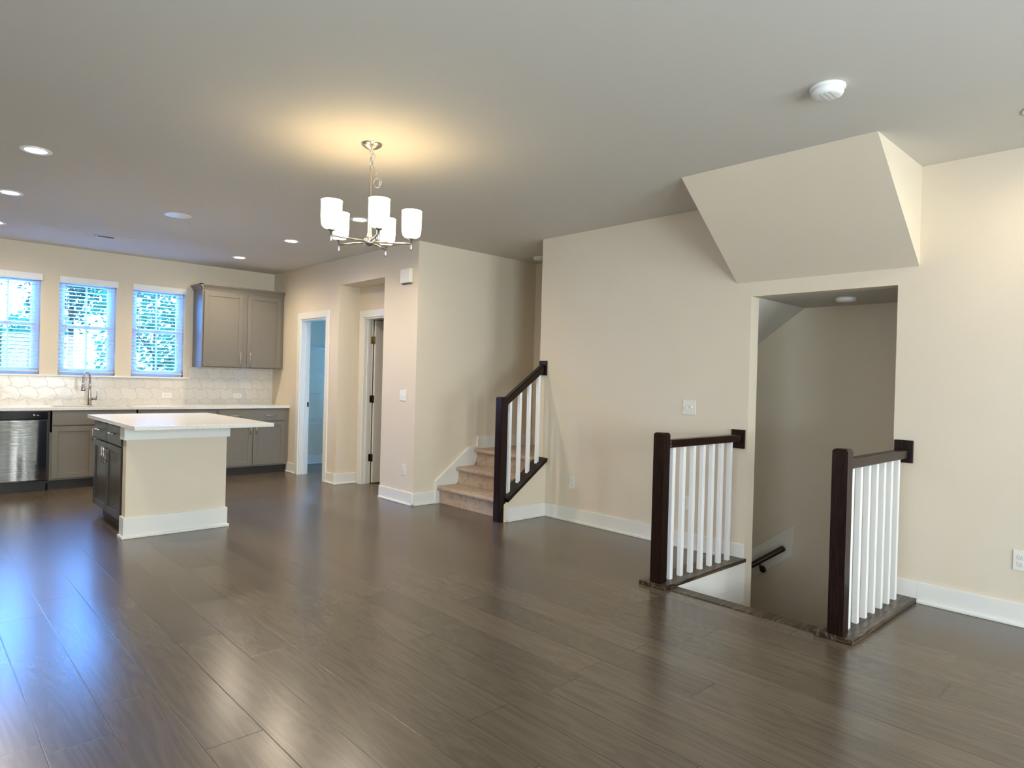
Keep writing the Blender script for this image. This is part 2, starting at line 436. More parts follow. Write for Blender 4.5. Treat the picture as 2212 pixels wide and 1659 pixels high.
w = MB(); wall_with_holes(w, 0, XL - .15, 5.9, -FT, H, [(a, b_, WZ0, WZ1) for a, b_ in WINS] + [(4.80, 5.45, 0.9, 2.1)], YK, YK + .15, 'x')
sobj(w, 'wall_kitchen', 'wall')
w = MB(); wall_with_holes(w, 0, XL, 5.9, -FT, H, [(-1.25, 0.65, .6, 2.3), (1.95, 3.85, .6, 2.3)], YB - .15, YB, 'x')
sobj(w, 'wall_back', 'wall')
w = MB(); wall_with_holes(w, 0, YB - .15, YK, -FT, H, [(-.15, 1.55, .65, 2.25)], XL - .15, XL, 'y')
sobj(w, 'wall_left', 'wall')
# long right wall with the stair opening
w = MB()
w.box(XW, XW2, YB, YO0, -3.0, H); w.box(XW, XW2, YO1, YR2, -3.0, H); w.box(XW, XW2, YO0, YO1, ZO, H)
sobj(w, 'wall_right', 'wall')
# pantry side wall and the block around the niche
w = MB()
w.box(XB, XB + .12, P1, YK, 0, H); w.box(XB, XB + .12, P0, P1, PZ, H); w.box(XB, XB + .12, N1, P0, 0, H)
w.box(XB, NX, N0, N1, NZ, H)
w.box(XB, NX + .12, YC, N0, 0, H)
w.box(NX, NX + .12, N0, D0, 0, H); w.box(NX, NX + .12, D0, D1, 2.045, H); w.box(NX, NX + .12, D1, N1, 0, H)
w.box(XB + .12, NX + .12, N1, N1 + .12, 0, H)
sobj(w, 'wall_pantry', 'wall')
w = MB(); w.box(NX + .12, 5.9, YC, YC + .12, 0, H)
sobj(w, 'wall_stairs', 'wall')
w = MB(); w.box(NX + .12, 5.9, N1, N1 + .12, 0, H); w.box(5.3, 5.42, N1 + .12, YK, 0, H); 
sobj(w, 'wall_closet', 'wall')
w = MB(); w.box(5.78, 5.9, YC + .12, N1, 0, H)
sobj(w, 'wall_hall', 'wall')
# knee wall beside the upper stairs
w = MB()
k = .686
zk = lambda x: .199 + k * (x - 4.204)
w.prism([(4.15, 0), (XW, 0), (XW, zk(XW)), (4.15, zk(4.15))], 'y', YR, YR2)
sobj(w, 'wall_knee', 'wall')
# stairwell shaft
w = MB()
w.box(XS, XS + .12, YO0 - .12, YC, -3.0, H)
sobj(w, 'wall_stairwell_back', 'wall')
w = MB(); w.box(XW2, XS, YO0 - .12, YO0, -3.0, H); w.box(HX, XW, YO0 - .03, YO0, -3.0, -FT)
sobj(w, 'wall_stairwell_side', 'wall')
w = MB(); w.box(XW2, XS, YC - .005, YC, -3.0, 0); w.box(XW, XW2, YR2, YC, -3.0, -FT); w.box(HX - .14, XS + .12, YO0 - .12, YC, -3.1, -3.0); w.box(HX - .02, XW, YO1, YO1 + .12, -3.0, -FT); w.box(HX - .14, HX - .02, YO0 - .03, YO1 + .12, -3.0, -FT)
sobj(w, 'wall_stairwell_lower', 'wall')
# underside of the upper landing and middle flight
w = MB()
w.prism([(YO0, ZO), (2.385, ZO), (YR2 - .02, ZO - .728 * (YR2 - .02 - 2.385)), (YR2 - .02, .32), (YR2 + .1, .32), (YR2 + .1, .535), (2.40, 2.14), (YO0, 2.14)], 'x', XW2, XS)
sobj(w, 'ceiling_stairwell', 'ceil')
# white fascia of the floor opening
w = MB()
w.box(HX, XW + .0, YO1 - .012, YO1, -.172, -.002)
w.box(HX, XW, YO0, YO0 + .012, -.172, -.002)
w.box(HX, XW, YO1 - .006, YO1, -FT, -.176); w.box(HX, XW, YO0, YO0 + .006, -FT, -.176)
sobj(w, 'trim_1', 'trim')

# ------------------------------------------------------------------ baseboards
def baseboard(name, segs, z=0.0):
    """segs: list of (x0,y0,x1,y1,nx,ny) wall line and outward normal; optional 7th False: no shoe"""
    m = MB()
    for sg in segs:
        x0, y0, x1, y1, nx, ny = sg[:6]
        t = .014
        def bar(tt, z0, z1, bev):
            xa, xb = sorted((x0, x1)); ya, yb = sorted((y0, y1))
            if nx: xa, xb = sorted((x0, x0 + nx * tt))
            else: ya, yb = sorted((y0, y0 + ny * tt))
            m.box(xa, xb, ya, yb, z0, z1, bev)
        bar(t, z, z + .131, .003)
        if len(sg) < 7: bar(.027, z, z + .02, .006)
    return sobj(m, name, 'trim')
baseboard('baseboard_right', [(XW, YO1 + .185, XW, YR, -1, 0), (XW, YO1 + .002, XW, YO1 + .185, -1, 0, False), (XW, YB, XW, YO0 - .16, -1, 0), (XW, YO0 - .16, XW, YO0 - .002, -1, 0, False)])
baseboard('baseboard_knee', [(4.185, YR, XW, YR, 0, -1)])
baseboard('baseboard_pantry', [(XB, YC - .027, XB, N0 + .0, -1, 0), (XB, N1, XB, P0 - .085, -1, 0), (XB, P1 + .085, XB, 8.64, -1, 0), (XB - .027, N1, NX, N1, 0, -1)])
baseboard('baseboard_stairs', [(XB - .027, YC, 4.192, YC, 0, -1)])
baseboard('baseboard_back', [(XL, YB, XW, YB, 0, 1)])
baseboard('baseboard_left', [(XL, YB, XL, YK, 1, 0)])
baseboard('baseboard_closet', [(XB + .12, YK, 5.3, YK, 0, -1)])

# ------------------------------------------------------------------ kitchen windows
def make_window(i, x0, x1):
    r = struct('window_%d' % i, ((x0 + x1) / 2, YK + .09, WZ0))
    y0, y1 = YK + .075, YK + .125
    m = MB(); t = .035
    m.box(x0, x0 + t, y0, y1 + .02, WZ0, WZ1, .004); m.box(x1 - t, x1, y0, y1 + .02, WZ0, WZ1, .004)
    m.box(x0 + t, x1 - t, y0, y1 + .02, WZ1 - t, WZ1, .004); m.box(x0 + t, x1 - t, y0, y1 + .02, WZ0, WZ0 + t, .004)
    m.obj('window_frame', 'vinyl', r)
    zm = (WZ0 + WZ1) / 2 - .01
    for nm, za, zb, dy in (('upper_sash', zm, WZ1 - t, .022), ('lower_sash', WZ0 + t, zm + .035, 0.0)):
        m = MB(); s_ = .036; a, b_ = x0 + t, x1 - t; ya, yb = y0 + .004 + dy, y0 + .026 + dy
        m.box(a, a + s_, ya, yb, za, zb, .003); m.box(b_ - s_, b_, ya, yb, za, zb, .003)
        m.box(a + s_, b_ - s_, ya, yb, zb - s_, zb, .003); m.box(a + s_, b_ - s_, ya, yb, za, za + s_, .003)
        sash = m.obj(nm, 'vinyl', r)
        m = MB(); xm = (a + b_) / 2; m.box(xm - .009, xm + .009, ya + .004, yb - .004, za + s_, zb - s_)
        m.obj('muntin', 'vinyl', sash)
        m = MB(); m.box(a + s_, b_ - s_, ya + .010, ya + .013, za + s_, zb - s_)
        m.obj('pane', 'glass', sash)
    m = MB(); m.tube([((x0 + x1) / 2 - .03, y0 - .002, zm + .03), ((x0 + x1) / 2 + .03, y0 - .002, zm + .03)], .008)
    m.obj('sash_lock', 'vinyl', r)
for i, (a, b_) in enumerate(WINS): make_window(i + 1, a, b_)
# the other windows of the room
def plain_window(i, axis, a0, a1, z0, z1, c0):
    loc = ((a0 + a1) / 2, c0, z0) if axis == 'x' else (c0, (a0 + a1) / 2, z0)
    r = struct('window_%d' % i, loc)
    def B(m, p0, p1, q0, q1, d0, d1):
        if axis == 'x': m.box(p0, p1, d0, d1, q0, q1, .003)
        else: m.box(d0, d1, p0, p1, q0, q1, .003)
    m = MB(); t = .05
    B(m, a0, a0 + t, z0, z1, c0 - .04, c0 + .04); B(m, a1 - t, a1, z0, z1, c0 - .04, c0 + .04)
    B(m, a0 + t, a1 - t, z1 - t, z1, c0 - .04, c0 + .04); B(m, a0 + t, a1 - t, z0, z0 + t, c0 - .04, c0 + .04)
    am = (a0 + a1) / 2; B(m, am - .03, am + .03, z0 + t, z1 - t, c0 - .03, c0 + .03)
    m.obj('window_frame', 'trim', r)
    m = MB(); B(m, a0 + t, a1 - t, z0 + t, z1 - t, c0 - .002, c0 + .002); m.obj('pane', 'glass', r)
plain_window(4, 'x', -1.25, 0.65, .6, 2.3, YB - .08)
plain_window(5, 'x', 1.95, 3.85, .6, 2.3, YB - .08)
plain_window(6, 'y', -.15, 1.55, .65, 2.25, XL - .08)
plain_window(7, 'x', 4.80, 5.45, .9, 2.1, YK + .09)
# long stool under the three windows
m = MB(); m.box(.25, 2.80, YK - .032, YK + .075, WZ0 - .022, WZ0, .004)
sobj(m, 'trim_2', 'trim')

# ------------------------------------------------------------------ blinds
def make_blind(x0, x1, label):
    r = thing('window_blind', label, 'blind', ((x0 + x1) / 2, YK, WZ0 + .03), 'white horizontal blinds over the kitchen windows')
    m = MB(); m.box(x0 - .006, x1 + .012, YK - .035, YK - .022, 2.322, 2.396, .003)
    m.box(x0 - .006, x0 + .0, YK - .022, YK - .001, 2.322, 2.396, .001); m.box(x1 + .006, x1 + .012, YK - .022, YK - .001, 2.322, 2.396, .001)
    m.obj('valance', 'white', r)
    m = MB(); m.box(x0 + .006, x1 - .006, YK + .006, YK + .056, WZ1 - .04, WZ1 - .002, .002); m.obj('headrail', 'white', r)
    m = MB(); n = 24; z0 = WZ0 + .075; z1 = WZ1 - .06
    for k_ in range(n):
        z = z0 + (z1 - z0) * k_ / (n - 1)
        m.box(x0 + .008, x1 - .008, YK + .008, YK + .056, z - .0015, z + .0015, mat=Matrix.Translation((0, YK + .032, z)) @ Matrix.Rotation(math.radians(13), 4, 'X') @ Matrix.Translation((0, -YK - .032, -z)))
    m.obj('slats', 'slat', r)
    m = MB(); m.box(x0 + .008, x1 - .008, YK + .006, YK + .058, WZ0 + .028, WZ0 + .046, .003); m.obj('bottom_rail', 'slat', r)
    m = MB()
    for xx in (x0 + .09, x1 - .09):
        m.tube([(xx, YK + .009, WZ0 + .04), (xx, YK + .009, WZ1 - .03)], .0012, 5)
        m.tube([(xx, YK + .056, WZ0 + .04), (xx, YK + .056, WZ1 - .03)], .0012, 5)
    m.obj('ladder_cord', 'white', r)
    m = MB(); m.tube([(x0 + .07, YK + .003, WZ1 - .04), (x0 + .07, YK + .003, WZ1 - .62)], .004, 8); m.obj('tilt_wand', 'white', r)
make_blind(*WINS[0], 'white horizontal window blind cut by the left edge of the photo')
make_blind(*WINS[1], 'white horizontal window blind in the window right behind the kitchen faucet')
make_blind(*WINS[2], 'white horizontal window blind in the window nearest the grey wall cabinet')

# ------------------------------------------------------------------ kitchen run
CF = 8.60; CT = .868; CTOP = .900
def shaker(name, x0, x1, z0, z1, yf, parent, mat, rail=.055, normal='-y'):
    """framed door with recessed panel; face looking to -y (or -x with coordinates swapped)"""
    m = MB(); t = .02; rec = .009
    def B(p0, p1, q0, q1, d0, d1, bv):
        if normal == '-y': m.box(p0, p1, yf + d0, yf + d1, q0, q1, bv)
        else: m.box(yf + d0, yf + d1, p0, p1, q0, q1, bv)
    B(x0, x0 + rail, z0, z1, -t, 0, .0025); B(x1 - rail, x1, z0, z1, -t, 0, .0025)
    B(x0 + rail, x1 - rail, z1 - rail, z1, -t, 0, .0025); B(x0 + rail, x1 - rail, z0, z0 + rail, -t, 0, .0025)
    B(x0 + rail - .003, x1 - rail + .003, z0 + rail - .003, z1 - rail + .003, -t + rec, 0, 0)
    return m.obj(name, mat, parent)
def slab(name, x0, x1, z0, z1, yf, parent, mat, normal='-y'):
    m = MB()
    if normal == '-y': m.box(x0, x1, yf - .02, yf, z0, z1, .003)
    else: m.box(yf - .02, yf, x0, x1, z0, z1, .003)
    return m.obj(name, mat, parent)
def pull(p0, p1, out, parent, mat='nickel'):
    """bar pull from p0 to p1, standing off along out"""
    p0 = Vector(p0); p1 = Vector(p1); out = Vector(out); d = (p1 - p0).normalized()
    m = MB(); o1 = out * .028
    m.tube([p0 + o1, p1 + o1], .0055, 10)
    for q in (p0 + d * .018, p1 - d * .018): m.tube([q, q + o1], .0045, 8)
    return m.obj('handle', mat, parent)

def base_cab(x0, x1, label, drawer_pulls, false_front=False, filler=0.0):
    r = thing('base_cabinet', label, 'cabinet', ((x0 + x1) / 2, CF + .28, 0), 'grey base cabinets under the window counter')
    m = MB()
    if false_front: m.box(x0, x1, CF, YK - .02, .105, CT - .24, .001); m.box(x0, x1, CF, CF + .035, CT - .24, CT, .001); m.box(x0, x0 + .018, CF, YK - .02, CT - .24, CT); m.box(x1 - .018, x1, CF, YK - .02, CT - .24, CT)
    else: m.box(x0, x1, CF, YK - .02, .105, CT, .001)
    body = m.obj('cabinet_body', 'cab', r)
    m = MB(); m.box(x0, x1, CF + .065, CF + .08, 0, .105); m.obj('toe_kick', 'toe', r)
    a, b_ = x0 + .018, x1 - .018 - filler
    mid = (a + b_) / 2
    d = slab('drawer_front' if not false_front else 'false_drawer_front', a, b_, .705, CT - .022, CF, r, 'cab')
    if not false_front:
        for px in drawer_pulls: pull((px - .075, CF - .02, .775), (px + .075, CF - .02, .775), (0, -1, 0), d)
    for (p, q, hx) in ((a, mid - .004, mid - .035), (mid + .004, b_, mid + .035)):
        dr = shaker('door', p, q, .125, .69, CF, r, 'cab')
        pull((hx, CF - .02, .53), (hx, CF - .02, .66), (0, -1, 0), dr)
    return r
base_cab(1.222, 2.072, 'grey base cabinet below the sink, right beside the dishwasher', (), True)
base_cab(2.076, 2.966, 'grey base cabinet mostly hidden behind the island, between the sink and corner cabinets', (2.30, 2.74))
base_cab(2.970, XB - .003, 'grey base cabinet at the right end of the counter by the pantry wall', (3.19, 3.64), filler=.04)

r = thing('dishwasher', 'stainless steel dishwasher with a black control strip, at the left photo edge', 'dishwasher', (.905, CF + .28, 0))
m = MB(); m.box(.605, 1.205, CF + .02, YK - .02, .105, CT, .002); m.obj('tub_body', 'black', r)
m = MB(); m.box(.608, 1.200, CF - .025, CF + .02, .118, .770, .006); m.obj('door', 'steel', r)
m = MB(); m.box(.608, 1.200, CF - .030, CF + .02, .773, CT - .008, .006); cp = m.obj('control_panel', 'black', r)
m = MB(); m.lathe([(0, -.031), (.004, -.031), (.004, -.029)], (1.115, CF, .815), 12, Matrix.Rotation(math.radians(-90), 4, 'X')) if False else m.box(1.07, 1.084, CF - .0315, CF - .0295, .815, .827)
m.box(1.10, 1.12, CF - .0315, CF - .0295, .815, .820); m.obj('indicator', 'plastic', cp)
m = MB(); m.box(.608, 1.200, CF + .065, CF + .08, 0, .104); m.obj('toe_kick', 'toe', r)
m = MB(); m.box(1.2052, 1.2218, CF + .004, CF + .02, .105, CT); o = m.obj('filler_strip', 'toe', r)

# counter with sink cut-out
SX0, SX1, SY0, SY1 = 1.27, 2.05, 8.66, 9.00
m = MB(); y0, y1 = CF - .03, YK - .012
m.box(.20, SX0, y0, y1, CT, CTOP, .002); m.box(SX1, XB - .001, y0, y1, CT, CTOP, .002)
m.box(SX0, SX1, y0, SY0, CT, CTOP, .002); m.box(SX0, SX1, SY1, y1, CT, CTOP, .002)
tag(m.obj('countertop', 'quartz', None, (2.0, 8.9, CT)), 'long white quartz countertop under the kitchen windows', 'countertop')
m = MB(); m.box(SX0 - .008, SX1 + .008, SY0 - .008, SY0, CT - .22, CT); m.box(SX0 - .008, SX1 + .008, SY1, SY1 + .008, CT - .22, CT)
m.box(SX0 - .008, SX0, SY0, SY1, CT - .22, CT); m.box(SX1, SX1 + .008, SY0, SY1, CT - .22, CT); m.box(SX0 - .008, SX1 + .008, SY0 - .008, SY1 + .008, CT - .228, CT - .22)
sink = thing('sink', 'undermount steel sink sunk in the counter below the faucet', 'sink', (1.66, 8.83, CT - .23))
m.obj('basin', 'steel', sink)
m = MB(); m.lathe([(0, 0), (.04, 0), (.045, .003), (.03, .003), (.0, .001)], (1.66, 8.83, CT - .2195), 20); m.obj('drain', 'chrome', sink)

fx, fy = 1.665, 9.045
r = thing('faucet', 'chrome gooseneck pull-down kitchen faucet standing behind the sink', 'faucet', (fx, fy, CTOP))
m = MB(); m.lathe([(0, 0), (.028, 0), (.028, .006), (.024, .012), (.021, .10), (.016, .18), (.0135, .28), (0, .28)], (fx, fy, CTOP), 24); m.obj('body', 'chrome', r)
dx, dy = -.085, -.11
pts = []
for i in range(17):
    a = math.pi * i / 16
    pts.append((fx + dx * (1 - math.cos(a)) / 2, fy + dy * (1 - math.cos(a)) / 2, CTOP + .30 + .085 * math.sin(a)))
pts = [(fx, fy, CTOP + .26)] + pts + [(fx + dx, fy + dy, CTOP + .27)]
m = MB(); m.tube(pts, .0125, 14); m.obj('spout', 'chrome', r)
m = MB(); m.lathe([(0, 0), (.0235, 0), (.024, .012), (.021, .05), (.015, .062), (.0135, .10), (0, .10)], (fx + dx, fy + dy, CTOP + .175), 20); sp = m.obj('spray_head', 'chrome', r)
m = MB(); m.lathe([(0, 0), (.0242, 0), (.0242, .008), (0, .008)], (fx + dx, fy + dy, CTOP + .170), 20); m.obj('nozzle_ring', 'slot', sp)
m = MB(); m.tube([(fx + .01, fy, CTOP + .075), (fx + .075, fy - .01, CTOP + .075)], .014, 14); m.tube([(fx + .068, fy - .01, CTOP + .08), (fx + .072, fy - .012, CTOP + .165)], [.006, .0045], 10); m.obj('lever', 'chrome', r)

# backsplash tile
m = MB(); m.box(.20, 2.78, YK - .011, YK, CTOP - .001, WZ0 - .024); m.box(2.78, XB, YK - .011, YK, CTOP - .001, 1.392)
sobj(m, 'trim_3', 'tile')

# wall cabinet
UX0, UX1, UY = 2.83, XB - .003, 8.83
r = thing('wall_cabinet', 'grey two-door wall cabinet with crown moulding beside the windows', 'cabinet', ((UX0 + UX1) / 2, 9.0, 1.39))
m = MB(); m.box(UX0, UX1, UY, YK - .001, 1.392, 2.395, .001); m.obj('cabinet_body', 'cab', r)
for (p, q, hx) in ((UX0 + .02, 3.345, 3.312), (3.405, UX1 - .04, 3.438)):
    d = shaker('door', p, q, 1.405, 2.365, UY, r, 'cab', rail=.058)
    pull((hx, UY - .02, 1.44), (hx, UY - .02, 1.60), (0, -1, 0), d)
m = MB()
prof = [(0, 0), (-.006, 0), (-.010, .018), (-.030, .045), (-.040, .055), (-.040, .068), (0, .068)]
m.prism([(UY - .0 + p, 2.385 + q) for p, q in prof], 'x', UX0 - .04, UX1)
m.prism([(UX0 + p, 2.385 + q) for p, q in prof], 'y', UY - .04, YK - .001)
m.obj('crown_moulding', 'cab', r)

# ------------------------------------------------------------------ island
IX0, IX1, IY0, IY1 = 1.273, 2.313, 5.364, 6.99
r = thing('kitchen_island', 'kitchen island with beige panelled front and shade-darkened cabinets on its left side', 'island', (1.70, 6.3, 0))
m = MB(); m.box(1.325, 2.092, 5.815, 5.915, 0, .884); m.obj('end_panel', 'wall', r)
m = MB(); m.box(1.305, 2.112, 5.792, 5.93, .775, .8835, .003); m.obj('apron', 'trim', r)
m = MB(); m.box(1.311, 2.106, 5.80, 5.93, 0, .165, .003); m.box(1.297, 2.120, 5.786, 5.93, 0, .022, .006); m.obj('baseboard', 'trim', r)
FX = 1.335
m = MB(); m.box(FX, 2.08, 5.915, 6.93, .105, .882, .001); m.obj('cabinet_body', 'cab_shaded', r)
m = MB(); m.box(FX + .065, 2.08, 5.93, 6.93, 0, .105); m.obj('toe_kick', 'toe', r)
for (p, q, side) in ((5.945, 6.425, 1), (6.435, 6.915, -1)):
    d = slab('drawer_front', p, q, .715, .862, FX, r, 'cab_shaded', normal='-x')
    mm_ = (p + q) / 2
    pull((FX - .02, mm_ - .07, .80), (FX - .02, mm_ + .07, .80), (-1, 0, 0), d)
    d = shaker('door', p, q, .12, .70, FX, r, 'cab_shaded', normal='-x')
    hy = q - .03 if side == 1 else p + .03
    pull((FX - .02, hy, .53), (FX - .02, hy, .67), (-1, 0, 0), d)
m = MB(); m.box(IX0, IX1, IY0, IY1, .884, .914, .003)
tag(m.obj('island_countertop', 'quartz', None, (1.8, 6.2, .884)), 'white quartz countertop on the kitchen island, overhanging toward the room', 'countertop')

# ------------------------------------------------------------------ doors and casings
def casing(axis_plane, face, a0, a1, ztop, parent, out=-1, w=.085, t=.017, sides=(1, 1)):
    m = MB()
    x0, x1 = sorted((face, face + out * t))
    if sides[0]: m.box(x0, x1, a0 - w, a0, 0, ztop + w, .003)
    if sides[1]: m.box(x0, x1, a1, a1 + w, 0, ztop + w, .003)
    m.box(x0, x1, a0, a1, ztop, ztop + w, .003)
    return m.obj('casing', 'trim', parent)
d1 = struct('door_1', (XB + .06, (P0 + P1) / 2, 0))
casing('x', XB, P0, P1, PZ, d1)
m = MB(); t = .018
m.box(XB - .002, XB + .124, P1 - t, P1, 0, PZ - t); m.box(XB - .002, XB + .124, P0, P0 + t, 0, PZ - t); m.box(XB - .002, XB + .124, P0, P1, PZ - t, PZ)
m.box(XB + .055, XB + .09, P1 - t - .011, P1 - t, 0, PZ - t, .002); m.box(XB + .055, XB + .09, P0 + t, P0 + t + .011, 0, PZ - t, .002)
m.obj('jamb', 'trim', d1)
m = MB(); m.box(XB + .098, XB + .12, P1 - t - .0025, P1 - t, .90, .96, .001); m.obj('strike_plate', 'bronze', d1)
d2 = struct('door_2', (NX + .06, (D0 + D1) / 2, 0))
casing('x', NX, D0, D1, 2.045, d2, sides=(1, 1), w=.085)
m = MB(); m.box(NX - .002, NX + .122, D1 - t, D1, 0, 2.045 - t); m.box(NX - .002, NX + .122, D0, D0 + t, 0, 2.045 - t); m.box(NX - .002, NX + .122, D0, D1, 2.045 - t, 2.045)
m.box(NX + .04, NX + .075, D1 - t - .011, D1 - t, 0, 2.045 - t, .002)
m.obj('jamb', 'trim', d2)
# open leaf swung into the room beyond
lx = NX + .128
m = MB(); m.box(lx, lx + .70, D1 - t - .045, D1 - t - .010, .012, 2.02, .002)
leafo = m.obj('door_leaf', 'trim', d2)
for hz, hm in ((1.775, 'brass'), (1.047, 'bronze'), (.32, 'bronze')):
    m = MB(); m.box(NX + .09, NX + .127, D1 - t - .003, D1 - t, hz - .045, hz + .045, .001)
    m.tube([(NX + .127, D1 - t - .008, hz - .05), (NX + .127, D1 - t - .008, hz + .05)], .008, 10)
    m.box(lx - .002, lx + .002, D1 - t - .043, D1 - t - .012, hz - .045, hz + .045)
    m.obj('hinge', hm, d2)
# pantry wire shelves
zs = (.66, 1.045, 1.34, 1.725)
for k_, z in enumerate(zs):
    r = thing('wire_shelf', ['lowest white wire shelf seen through the open pantry doorway', 'second lowest white wire shelf in the pantry doorway', 'second highest white wire shelf in the pantry doorway', 'topmost white wire shelf in the pantry doorway'][k_], 'shelf', (4.6, YK - .2, z), 'white wire shelves inside the pantry')
    m = MB()
    for yy, zz in ((YK - .012, z), (YK - .16, z), (YK - .30, z), (YK - .30, z - .03)): m.tube([(4.035, yy, zz), (5.295, yy, zz)], .0042, 6)
    m.obj('rod_frame', 'white', r)
    m = MB(); n = 42
    for q in range(n):
        xx = 4.05 + q * (1.23 / (n - 1)); m.tube([(xx, YK - .004, z + .004), (xx, YK - .30, z + .004), (xx, YK - .30, z - .03)], .0016, 4)
    m.obj('wires', 'white', r)

# ------------------------------------------------------------------ upper stairs
r = thing('staircase', 'carpeted beige stairs climbing from the floor to a landing', 'stairs', (4.5, 5.1, 0))
RS = .185
nos = [4.215, 4.468, 4.722]
y0, y1 = YR2 + .001, YC - .0195
for i in range(3):
    x = nos[i]; z = RS * (i + 1)
    xe = nos[i + 1] + .03 if i < 2 else XS - .001
    xr = x + .024
    prof = [(xr, z - RS + .001), (xr, z - .046), (x + .004, z - .046), (x - .012, z - .038), (x - .018, z - .022), (x - .013, z - .007), (x + .006, z), (xe, z), (xe, z - RS + .001)]
    m = MB(); m.prism(prof, 'y', y0, y1)
    o = m.obj('carpeted_step' if i < 2 else 'landing', 'carpet', r)
# middle flight behind the wall
m = MB(); prof = []
yy = YR2 - .02; z = RS * 3
prof.append((yy, .63))
for i in range(9):
    prof.append((yy, z + RS)); yy -= .254; z += RS; prof.append((yy, z))
prof.append((YO0 + .001, z)); prof.append((YO0 + .001, 2.141)); prof.append((2.40, 2.141)); 
m.prism(prof, 'x', XW2 + .001, XS - .001); m.obj('middle_flight', 'carpet', r)
# skirt along the far wall
m = MB()
m.prism([(4.192, 0), (4.192, .232), (4.64, .567), (4.758, .571), (4.758, .690), (XS - .001, .690), (XS - .001, .50), (4.85, .50), (4.24, 0)], 'y', YC - .018, YC - .0005)
m.prism([(4.180, 0), (4.180, .236), (4.638, .578), (4.750, .582), (4.750, .690), (4.762, .690), (4.762, .565), (4.645, .562), (4.20, .228), (4.20, 0)], 'y', YC - .026, YC - .0005)
m.obj('skirt_board', 'trim', r)

# railings
def newel(x, y, s, z0, z1, parent):
    m = MB(); h = s / 2
    b = bmesh.new(); lv = [(h, z0), (h, z1 - .012), (h - .010, z1)]
    vs = [[b.verts.new((x + sx * q, y + sy * q, z)) for sx, sy in ((-1, -1), (1, -1), (1, 1), (-1, 1))] for q, z in lv]
    for k_ in range(2):
        for i in range(4): b.faces.new((vs[k_][i], vs[k_][(i + 1) % 4], vs[k_ + 1][(i + 1) % 4], vs[k_ + 1][i]))
    b.faces.new(vs[0][::-1]); b.faces.new(vs[-1])
    bmesh.ops.bevel(b, geom=[e for e in b.edges if abs(e.verts[0].co.z - e.verts[1].co.z) > .02], offset=.004, segments=2, affect='EDGES')
    m._merge(b)
    return m.obj('newel_post', 'espresso', parent)
def rosette(y, z, w, h, parent):
    m = MB(); m.box(XW - .018, XW - .0005, y - w / 2, y + w / 2, z - h / 2, z + h / 2, .003)
    return m.obj('wall_rosette', 'espresso', parent)
# stained landing edge with railings at the stair opening
def level_railing(yb, y_new, plate, zr, ros, label):
    r = thing('stair_railing', label, 'railing', (3.68, y_new, 0), 'level railings at the stair opening')
    newel(3.68, y_new, .08, .0, 1.008, r)
    m = MB(); m.box(3.722, XW - .018, yb - .030, yb + .030, zr - .027, zr + .027, .008, seg=3); m.obj('handrail', 'espresso_x', r)
    for i in range(7):
        x = 3.79 + i * .1265
        m = MB(); m.box(x - .016, x + .016, yb - .016, yb + .016, .026, zr - .026, .003); m.obj('baluster', 'white', r)
    m = MB(); m.box(3.618, XW - .0005, plate[0], plate[1], .0005, .027, .005, seg=3); m.obj('base_plate', 'shoe', r)
    rosette(ros[0], ros[1], .108, .143, r)
    return r
level_railing(2.458, 2.47, (2.378, 2.58), .934, (2.466, .925), 'dark newel post and rail with white balusters, left of the stairwell opening')
level_railing(1.335, 1.34, (1.243, 1.440), .926, (1.339, .940), 'dark newel post and rail with white balusters, right of the stairwell opening')
# sloped railing on the knee wall
r = thing('stair_railing', 'sloped dark railing with four white balusters beside the carpeted steps', 'railing', (4.14, 4.545, 0))
newel(4.137, 4.542, .086, 0, 1.168, r)
RK = .686
zc = lambda x: .298 + .735 * (x - 4.25)      # top of cap
zr = lambda x: 1.115 + RK * (x - 4.18)       # centre of rail
def slope_bar(m, x0, x1, za, zb, y0, y1, hh, bev):
    m.prism([(x0, za - hh), (x1, zb - hh), (x1, zb + hh), (x0, za + hh)], 'y', y0, y1, bev)
m = MB(); slope_bar(m, 4.179, XW - .018, zr(4.179), zr(XW - .018), 4.556 - .03, 4.556 + .03, .038, .006); m.obj('handrail', 'espresso_x', r)
rosette(4.556, 1.455, .10, .145, r)
m = MB()
zt = lambda x: zk(x) + .0
m.prism([(4.179, zk(4.179)), (XW - .001, zk(XW)), (XW - .001, zk(XW) + .034), (4.179, zk(4.179) + .034)], 'y', YR - .026, YR2 + .015, .004); m.obj('wall_cap', 'espresso_x', r)
for x in (4.25, 4.378, 4.503, 4.627):
    m = MB(); m.prism([(x - .016, zk(x) + .028 - .011), (x + .016, zk(x) + .028 + .011), (x + .016, zr(x) - .03), (x - .016, zr(x) - .03 - .02)], 'y', 4.555 - .016, 4.555 + .016, .002); m.obj('baluster', 'white', r)

# ------------------------------------------------------------------ lower stairs
r = thing('lower_staircase', 'stairs dropping from the dark wood floor edge down into the stairwell', 'stairs', (4.2, 1.9, -.19))
m = MB(); m.box(HX - .075, HX + .028, YO0 + .04, YO1 - .022, -.018, .006, .006); m.obj('floor_nosing', 'shoe', r)
R2 = .19; T2 = .254
for i in range(4):
    z = -R2 * (i + 1); x = HX + T2 * i
    m = MB(); m.box(x, x + T2 + .03, YO0 + .013, YO1 - .013, z - R2, z, .006); m.obj('carpeted_step', 'carpet', r)
m = MB(); m.box(HX + T2 * 4 + .02, XS - .001, YO0 + .013, YO1 + .01, -R2 * 5 - .15, -R2 * 5, .004); m.obj('landing', 'carpet', r)
m = MB()
prof = [(YO1 + .01, -R2 * 5 - .3)]; yy = YO1 + .01; z = -R2 * 5
for i in range(9):
    z -= R2; prof.append((yy, z)); yy += T2; prof.append((yy, z))
prof.append((yy, z - .3))
